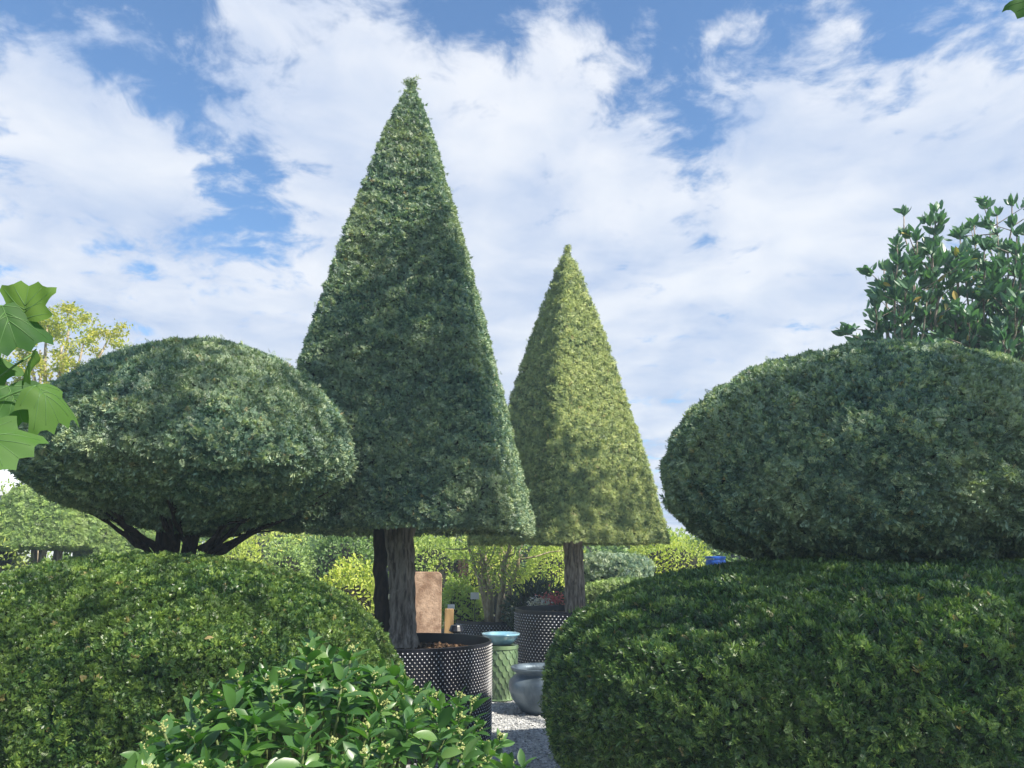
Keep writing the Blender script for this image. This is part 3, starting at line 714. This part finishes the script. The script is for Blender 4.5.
# distant belt of trees closing the garden
GT = 'trees along the garden boundary'
belt = [(-20, 30, 3.4, L_MID), (-15, 26, 3.0, L_LIME), (-11.5, 24, 2.7, L_MID), (-8, 27, 2.9, L_YEL), (-4.5, 25, 2.6, L_MID), (-1.5, 28, 2.8, L_LIME), (1.5, 24, 2.4, L_MID), (4.5, 26, 2.6, L_LIME), (8, 25, 3.2, L_MID), (12, 27, 3.6, L_LIME), (16, 26, 4.2, L_MID), (21, 30, 5, L_MID), (-26, 30, 5, L_LIME)]
BL = ['boundary tree far left, behind the glasshouse corner', 'lime-green boundary tree behind the glasshouse', 'dark green boundary tree behind the yellow tree', 'yellow-green boundary tree behind the block yews', 'dark boundary tree seen past the left dome stems',
      'lime boundary tree straight behind the tallest yew trunk', 'dark boundary tree straight behind the pot with pale stems', 'lime boundary tree straight behind the smaller pyramid', 'dark boundary tree behind the blue drum', 'lime boundary tree behind the right globe',
      'dark boundary tree behind the magnolia', 'tallest boundary tree, farthest to the right', 'tallest lime boundary tree, farthest to the left']
for i, (x, y, h, mm) in enumerate(belt):
    shrub('boundary_tree', BL[i], 'tree', (x, y, h/2), (2.6, 1.8, h/2), 4200, .16, mm, GT, seed=90+i, lump=.15)

# yellow tree far left
q = thing('yellow_tree', 'sunlit yellow-green tree rising behind the left dome', 'tree', (-8.2, 14, 0))
cl = [sight(x, y, 14+dy) for x, y, dy in ((48, 322, 0), (70, 320, .3), (62, 345, 0), (40, 350, .4), (84, 342, .2), (75, 365, 0), (52, 372, 0), (108, 340, .1), (100, 352, .3), (25, 372, .5), (30, 340, .2), (92, 372, .2), (15, 392, .3), (66, 395, 0), (40, 400, 0), (-20, 370, 0), (-10, 340, .5))]
acc = Acc(); branching((-8.3, 14, 0), cl, .12, acc, fork=.55); acc.build('trunk', BARKP, q, smooth=True)
acc = Acc(); n = 9000; cl2 = np.array(cl)[RNG.integers(0, len(cl), 90)]+RNG.normal(0, 1, (90, 3))*[.19, .25, .17]; P = cl2[RNG.integers(0, 90, n)]+RNG.normal(0, 1, (n, 3))*[.07, .09, .05]
tV, tF = oval_leaf(.3, .1, .2, 3); scatter(None, tV, tF, P, RNG.normal(0, 1, (n, 3)), RNG.uniform(.04, .08, n), RNG.uniform(0, 6, n), RNG.random(n), 0, acc)
acc.build('crown', leaf_mat('autumn_yellow_leaves', (.16, .24, .03), (.32, .38, .05), (.55, .52, .12), None, trans=.4, patchcol=(.55, .42, .06)), q)

# white glasshouse at far left
q = thing('glasshouse', 'long low white glasshouse far behind the left edge leaves', 'glasshouse', (-17, 19, 0))
WALLM = plain('white_painted_frame', (.8, .8, .8), .5, .4, .06, 3); GL = plain('whitewashed_glass', (.72, .76, .78), .2, .5, .12, 2)
def box(acc, x0, x1, y0, y1, z0, z1, m=0):
    V = [(x, y, z) for z in (z0, z1) for x, y in ((x0, y0), (x1, y0), (x1, y1), (x0, y1))]
    acc.add(V, [[3, 2, 1, 0], [4, 5, 6, 7], [0, 1, 5, 4], [1, 2, 6, 5], [2, 3, 7, 6], [3, 0, 4, 7]], m)
acc = Acc(); box(acc, -24, -11.8, 18, 24, 0, 3.0); acc.build('wall', GL, q)
acc = Acc(); acc.add([(-24.2, 17.8, 3.01), (-11.6, 17.8, 3.01), (-11.6, 24.2, 3.01), (-24.2, 24.2, 3.01), (-24.2, 21, 5.6), (-11.6, 21, 5.6)], [[0, 1, 5, 4], [3, 4, 5, 2]]); acc.F3.append(np.array([[1, 2, 5], [0, 4, 3]])); acc.m3.append(np.zeros(2, int)); acc.build('roof', GL, q)
acc = Acc()
for k in range(13): box(acc, -24+k, -23.93+k, 17.94, 17.998, 0, 3.0)
box(acc, -24.25, -11.55, 17.7, 17.79, 2.95, 3.08); acc.build('glazing_bars', WALLM, q)

# magnolia at right
BIGL = leaf_mat('magnolia_leaves', (.055, .125, .085), (.11, .22, .14), (.20, .33, .16), (.60, .42, .10), .02, .42, .6, .25, patchcol=(.11, .22, .09), transcol=(1.1, 1.5, .6))
q = thing('magnolia', 'large-leaved evergreen tree rising behind the right globe against the sky', 'tree', (5.4, 9.0, 0))
r = np.random.default_rng(31)
shoots = [(892, 215), (885, 245), (872, 270), (863, 305), (874, 320), (905, 240), (924, 212), (918, 245), (935, 262), (948, 235), (962, 225), (976, 208), (985, 215), (972, 250), (990, 262), (1005, 235), (1018, 215), (1022, 245),
          (895, 290), (905, 315), (920, 285), (940, 300), (958, 285), (975, 290), (900, 335), (925, 325), (948, 330), (966, 320), (985, 310), (1000, 290), (1016, 280), (1005, 320), (1020, 310), (990, 340), (1010, 345), (965, 345), (1040, 230), (1060, 260), (1045, 290), (1080, 300), (1060, 330), (1040, 350), (1090, 350), (1022, 372), (1110, 320),
          (915, 300), (932, 345), (880, 290), (890, 268), (952, 262), (1000, 205), (1030, 330), (1010, 262)]
shoots = [(x+12, y) for x, y in shoots]
SP_ = [sight(x, y, 8.6+r.uniform(-.6, .9)) for x, y in shoots]
acc = Acc(); trunk0 = np.array([5.2, 9.0, 0]); forks = [np.array([4.1, 8.8, 2.3]), np.array([4.9, 8.9, 2.5]), np.array([5.7, 9.1, 2.6]), np.array([4.5, 9.1, 2.6])]
for f in forks: add_tube(acc, curve(trunk0+RNG.normal(0, .05, 3)*[1, 1, 0], f, (0, 0, .1), 10, .015), np.linspace(.09, .05, 10), 10)
LP, LA = [], []
for s_ in SP_:
    f = min(forks, key=lambda v: abs(v[0]-s_[0])); pth = curve(f, s_, ((s_[0]-f[0])*.10, 0, -.08), 14, .018)
    add_tube(acc, pth, np.linspace(.028, .007, 14), 7)
    dirv = pth[-1]-pth[-4]; dirv /= np.linalg.norm(dirv); dirv[2] += .4
    for j in range(52):
        i = max(2, min(13, int(13.9-abs(r.normal(0, 3.4))))); a = r.uniform(0, 6.28); side = np.array([math.cos(a), math.sin(a), 0])
        LP.append(pth[i]+r.normal(0, .012, 3)); LA.append(dirv*r.uniform(.4, 1.1)+side*r.uniform(.35, 1.0))
    for j in range(8):
        b = pth[r.integers(5, 13)]; e = b+np.array([r.normal(0, .18), r.normal(0, .2), r.uniform(.05, .25)])
        add_tube(acc, curve(b, e, n=4), [.008, .007, .005, .004], 5)
        for k in range(16):
            a = r.uniform(0, 6.28); LP.append(e+r.normal(0, .03, 3)); LA.append((e-b)/np.linalg.norm(e-b)*.7+np.array([math.cos(a), math.sin(a), .3])*r.uniform(.4, 1))
acc.build('trunk', BARK, q, smooth=True)
LP, LA = np.array(LP), np.array(LA); k = len(LP); acc = Acc(); tV, tF = oval_leaf(.23, .06, .18, 6)
tint = np.clip(r.normal(.45, .2, k), 0, .95); tint[r.random(k) < .012] = 1
scatter(None, tV, tF, LP, LA, r.uniform(.09, .165, k), r.uniform(0, 6.28, k), tint, 0, acc); acc.build('crown', BIGL, q)
c, rr = at(975, 1100, 352, 8.0, 1.2); shrub('bay_tree', 'mid-green bushy tree tucked behind the right shoulder of the globe', 'tree', c, rr, 5200, .065, L_MID, seed=55)

# ------------------------------------------------------------------ foreground glossy shrub
GLOSS = leaf_mat('glossy_leaves', (.020, .065, .020), (.055, .135, .036), (.16, .27, .08), (.45, .40, .05), .004, .36, .6, .28, patch=5, patchcol=(.07, .17, .03), transcol=(1.4, 2.0, .4))
FLOW = plain('cream_buds', (.40, .40, .17), .6, .3, .3, 200, col2=(.22, .28, .08))
q = thing('skimmia', 'glossy-leaved shrub with cream flower buds in the bottom foreground', 'shrub', (-.75, 2.75, 0))
r = np.random.default_rng(77)
def top_z(x, y):          # surface of the bush
    return .965+.21*np.exp(-((x+.62)/.33)**2)*np.exp(-((y-2.55)/.5)**2)-.10*np.maximum(0, x+.40)-.16*np.maximum(0, -(x+.80))
acc = Acc(); fl = Acc(); LP, LA, LS = [], [], []; root = np.array([-.62, 2.7, 0])
ico = np.array([[1, 0, 0], [-1, 0, 0], [0, 1, 0], [0, -1, 0], [0, 0, 1], [0, 0, -1]], float); icf = np.array([[0, 2, 4], [2, 1, 4], [1, 3, 4], [3, 0, 4], [2, 0, 5], [1, 2, 5], [3, 1, 5], [0, 3, 5]])
ns = 0
heads = []
while ns < 190:
    x, y = r.uniform(-1.12, .08), r.uniform(1.95, 3.2)
    if ((x+.56)/.60)**2+((y-2.55)/.66)**2 > 1: continue
    if any((x-h[0])**2+(y-h[1])**2 < .047**2 for h in heads): continue
    heads.append((x, y)); ns += 1
for (x, y) in heads:
    e = np.array([x, y, top_z(x, y)+r.normal(0, .035)-.15*max(0, ((x+.62)/.64)**2+((y-2.55)/.66)**2-.55)]); b = root+(e-root)*r.uniform(.35, .6); b[:2] += r.normal(0, .05, 2)
    out = np.array([(x+.62)*.5, (y-2.6)*.5, 1.0])+r.normal(0, .22, 3); out /= np.linalg.norm(out)
    pth = curve(b, e, (0, 0, -.02), 7, .004); add_tube(acc, pth, np.linspace(.007, .0035, 7), 6)
    for lay, (cnt, sp_, dz, sz) in enumerate(((3, .55, 0, .050), (5, 1.0, -.018, .070), (5, 1.35, -.045, .078), (5, 1.6, -.085, .078))):
        for k in range(cnt):
            a = k/cnt*6.283+lay*.7+r.uniform(-.35, .35); s = sp_*r.uniform(.7, 1.15)
            X, Yv, Z = frames(out[None], np.array([a])); dv = Z[0]*math.cos(s)+X[0]*math.sin(s)
            LP.append(e+out*dz+dv*.006); LA.append(dv); LS.append(sz*r.uniform(.45, 1.15))
    if r.random() < .5:
        m_ = 26; P = e+out*.020+r.normal(0, 1, (m_, 3))*[.007, .007, .006]
        scatter(None, ico, icf, P, r.normal(0, 1, (m_, 3)), r.uniform(.0025, .0055, m_), np.zeros(m_), np.full(m_, .5), 0, fl)
add_ = Acc()
for k in range(9): 
    a = k*.7; add_tube(add_, curve(root+[.03*math.cos(a), .03*math.sin(a), 0], root+[.35*math.cos(a), .32*math.sin(a), .75], (0, 0, .05), 8, .01), np.linspace(.016, .008, 8), 8)
add_.build('stem', BARKD, q, smooth=True)
acc.build('twigs', STEMG, q, smooth=True)
LP, LA, LS = np.array(LP), np.array(LA), np.array(LS); k = len(LP)
X0, Y0, Z0 = frames(LA, np.zeros(k))
# blades face the sky: roll so that the blade's upper side points up
g_ = Acc(); tV, tF = oval_leaf(.27, .09, .22, 8); tint = np.clip(r.normal(.5, .22, k), 0, .95); pass
scatter(None, tV, tF, LP, LA, LS, None, tint, 0, g_, upv=np.array([0, 0, 1.])+r.normal(0, .35, (k, 3))+(LA*0))
o = g_.build('foliage', GLOSS, q, smooth=True)
fl.build('flower_buds', FLOW, q)

# ------------------------------------------------------------------ tulip tree leaves at the left edge and their tree
TUL = leaf_mat('tulip_leaf_blade', (.030, .090, .032), (.065, .150, .045), (.15, .25, .05), None, trans=.45, rough=.6, spec=.25, patch=8, patchcol=(.08, .19, .03), transcol=(1.3, 1.6, .35))
VEIN = plain('leaf_vein', (.075, .17, .04), .5, .4, .1)
OUT = np.array([(0, 0), (.12, -.04), (.30, -.06), (.50, .04), (.60, .14), (.50, .24), (.42, .34), (.50, .48), (.62, .64), (.60, .78), (.42, .76), (.30, .80), (.18, .90), (.10, .84), (0, .78)])
OUT = np.vstack([OUT, OUT[-2:0:-1]*[-1, 1]])
def lobed_leaf(acc, pos, axis, up, size, curl=.25, fold=.15, tint=.5, wave=.06):
    axis = np.array(axis, float); axis /= np.linalg.norm(axis); up = np.array(up, float); up -= axis*np.dot(up, axis); up /= np.linalg.norm(up); side = np.cross(axis, up)
    c = np.array([0, .36]); K = 7; pts = []
    dn = []
    for i in range(len(OUT)):
        p, nx = OUT[i], OUT[(i+1) % len(OUT)]
        dn += [p, (p+nx)/2+0]
    dn = np.array(dn); m_ = len(dn)
    for k in range(K+1): pts.append(c+(dn-c)*(k/K if k else .02))
    P2 = np.array(pts); x, y = P2[..., 0], P2[..., 1]
    h = -curl*(y**2)+fold*np.abs(x)-curl*1.4*x**2+wave*1.8*np.sin(9*x+5*y)*np.abs(x)
    def to3(x, y, h): return np.array(pos)+size*(x[..., None]*side+y[..., None]*axis+h[..., None]*up)
    V = to3(x, y, h).reshape(-1, 3); acc.add(V, grid_faces(K+1, m_), 0, tint)
    for (ex, ey) in ((0, .77), (.48, .16), (-.48, .16), (.52, .68), (-.52, .68), (.28, .74), (-.28, .74), (.33, .40), (-.33, .40)):
        t_ = np.linspace(0, 1, 7); sy = 0 if ey < .2 else (.14 if abs(ex) > .4 else .30)
        if ex == 0: sy = 0
        if abs(ex) == .33: sy = .22
        xx = ex*t_; yy = sy+(ey-sy)*t_; hh = -curl*yy**2+fold*np.abs(xx)-curl*1.4*xx**2+wave*1.8*np.sin(9*xx+5*yy)*np.abs(xx)+.003
        add_tube(acc, to3(xx, yy, hh), np.linspace(.011, .004, 7)*size, 5, 1)
def petiole(acc, a, b): add_tube(acc, curve(a, b, (0, 0, .012), 6), [.0021]*6, 5, 1)

ltree = thing('tulip_tree', 'tulip tree whose large lobed leaves hang in at the left edge', 'tree', (-2.6, 1.1, 0))
Yd = 1.30
node = sight(-60, 330, Yd); node2 = sight(-70, 440, Yd)
LV = [ # base px, tip px, up vec, size, tint, dY, curl
 ((24, 319), (27, 277), (.15, -1, .30), .078, .95, 0, .2),
 ((2, 306), (26, 360), (.5, -.9, .5), .098, .05, -.02, .35),
 ((36, 352), (2, 398), (-.7, -.45, .7), .075, .8, .06, .4),
 ((36, 386), (84, 418), (-.50, -.30, .9), .078, .7, .02, .9),
 ((8, 386), (34, 440), (.35, -.8, .5), .085, .3, .03, .4),
 ((-20, 432), (42, 462), (-.1, -.7, .7), .098, .6, -.03, .35),
 ((-34, 352), (-4, 396), (.1, -.8, .5), .10, .5, .05, .3),
 ((-60, 290), (-80, 240), (.1, -1, .3), .10, .6, .0, .2)]
for (bp, tp, up, sz, ti, dy, cu) in LV:
    a = sight(*bp, Yd+dy); b = sight(*tp, Yd+dy-.012); L_ = np.linalg.norm(b-a); acc = Acc()
    lobed_leaf(acc, a, b-a, up, sz, cu, .18, ti); petiole(acc, node if bp[1] < 350 else node2, a)
    acc.build('leaf', [TUL, VEIN], ltree, smooth=True)
acc = Acc()
add_tube(acc, curve((-2.6, 1.1, 0), (-2.5, 1.0, 5.5), n=14, wob=.02), np.linspace(.13, .07, 14), 16, rough=.02)
add_tube(acc, curve((-2.58, 1.08, 1.6), node, (0, 0, .1), 10, .006), np.linspace(.03, .006, 10), 8)
add_tube(acc, curve((-2.58, 1.08, 1.45), node2, (0, 0, .05), 10, .006), np.linspace(.02, .003, 10), 8)
tops = [np.array([-2.5+r.uniform(-1.3, .5), .8+r.uniform(-1.6, .2), r.uniform(3.4, 6)]) for _ in range(14)]
for tpt in tops: add_tube(acc, curve((-2.52, 1.02, 3.0+r.uniform(-.3, 1.5)), tpt, n=6, wob=.03), np.linspace(.03, .008, 6), 6)
acc.build('trunk', BARK, ltree, smooth=True)

# ------------------------------------------------------------------ tall tree on the right, shading the foreground
TL = leaf_mat('canopy_leaves', (.05, .11, .03), (.08, .16, .04), (.13, .22, .05), None, trans=.3)
stree = thing('shade_tree', 'tall tree whose single leaf hangs into the top right corner', 'tree', (8.0, .6, 0))
TG = [ # shaded zones (x, y, z, radius, leaves) seen along the sun's direction
 (-1.6, 6.2, 2.2, .8, 800), (-.6, 6.2, 2.6, .8, 900), (-1.2, 6.4, 3.3, .7, 800), (-.6, 6.5, 4.1, .5, 420), (-.3, 6.1, 3.3, .5, 400),
 (-2.9, 4.8, 2.1, .6, 480), (-2.4, 4.6, 1.75, .4, 200), (-2.6, 4.6, 2.55, .45, 380), (-2.15, 4.8, 2.95, .3, 160), (-1.4, 4.9, 2.5, .25, 110),
 (-2.4, 3.6, .7, .5, 240), (-1.5, 3.5, .7, .5, 240), (-2.6, 4.0, 1.2, .3, 70), (-1.7, 4.1, 1.35, .3, 80),
 (1.5, 4.0, 2.1, .6, 520), (2.3, 4.0, 1.7, .7, 520), (3.2, 4.2, 1.9, .6, 480), (2.1, 4.4, 2.7, .5, 240), (1.35, 4.3, 1.7, .4, 200),
 (.9, 3.5, .8, .5, 340), (1.7, 3.2, .7, .7, 700), (2.7, 3.2, .5, .7, 560), (1.4, 3.6, 1.3, .3, 110), (3.1, 3.7, 1.3, .3, 110),
 (.0, 9.6, 2.0, .6, 500), (.7, 9.2, 2.2, .5, 420), (1.4, 9.7, 2.0, .5, 260)]
acc = Acc(); ta = Acc(); tV, tF = oval_leaf(.42, .06, .12, 3); r = np.random.default_rng(99)
add_tube(ta, curve((8.0, .6, 0), (7.6, .7, 8.5), (.15, 0, 0), 16, .03), np.linspace(.32, .14, 16), 20, rough=.02)
for (x, y, z, rad, n) in TG:
    tt = (8.6-z)/SUN[2]+r.uniform(-.5, .9); c = np.array([x, y, z])+SUN*tt; n = int(n*(.34 if y < 5.3 and z < 3.2 else .55))
    P = c+r.normal(0, .58, (n, 3))*rad*np.array([1, 1, .8])
    scatter(None, tV, tF, P, r.normal(0, 1, (n, 3)), r.uniform(.10, .19, n), r.uniform(0, 6.28, n), r.random(n), 0, acc)
    h0 = np.array([7.6, .7, r.uniform(5.5, 8.2)]); pth = curve(h0, c, (0, 0, .2), 8, .05); add_tube(ta, pth, np.linspace(.07, .012, 8), 7)
ta.build('trunk', BARK, stree, smooth=True); acc.build('crown', TL, stree)
acc = Acc(); a = sight(1050, -12, 1.5); b = sight(1006, 34, 1.5)
lobed_leaf(acc, a, b-a, (-.2, -.8, .5), .10, .25, .15, .3); br = a+np.array([.5, -.1, .25]); petiole(acc, br, a)
acc.build('leaf', [TUL, VEIN], stree, smooth=True)
acc = Acc(); add_tube(acc, curve((7.6, .7, 5.5), br, (0, 0, .5), 14, .02), np.linspace(.05, .004, 14), 7); acc.build('limb', BARK, stree, smooth=True)

# ------------------------------------------------------------------ thin haze added in place of lens glare
m, t = new_mat('haze_for_glare')
pv = t.node('ShaderNodeVolumePrincipled'); pv.inputs['Color'].default_value = (.66, .84, 1, 1); pv.inputs['Density'].default_value = .0045; pv.inputs['Anisotropy'].default_value = .1
t.l.new(pv.outputs[0], t.out.inputs['Volume'])
hz = Acc(); box(hz, -60, 60, -30, 60, -1, 14)
tag(hz.build('haze', m), 'thin pale blue haze added over the whole garden in place of lens glare', 'haze', kind='stuff')
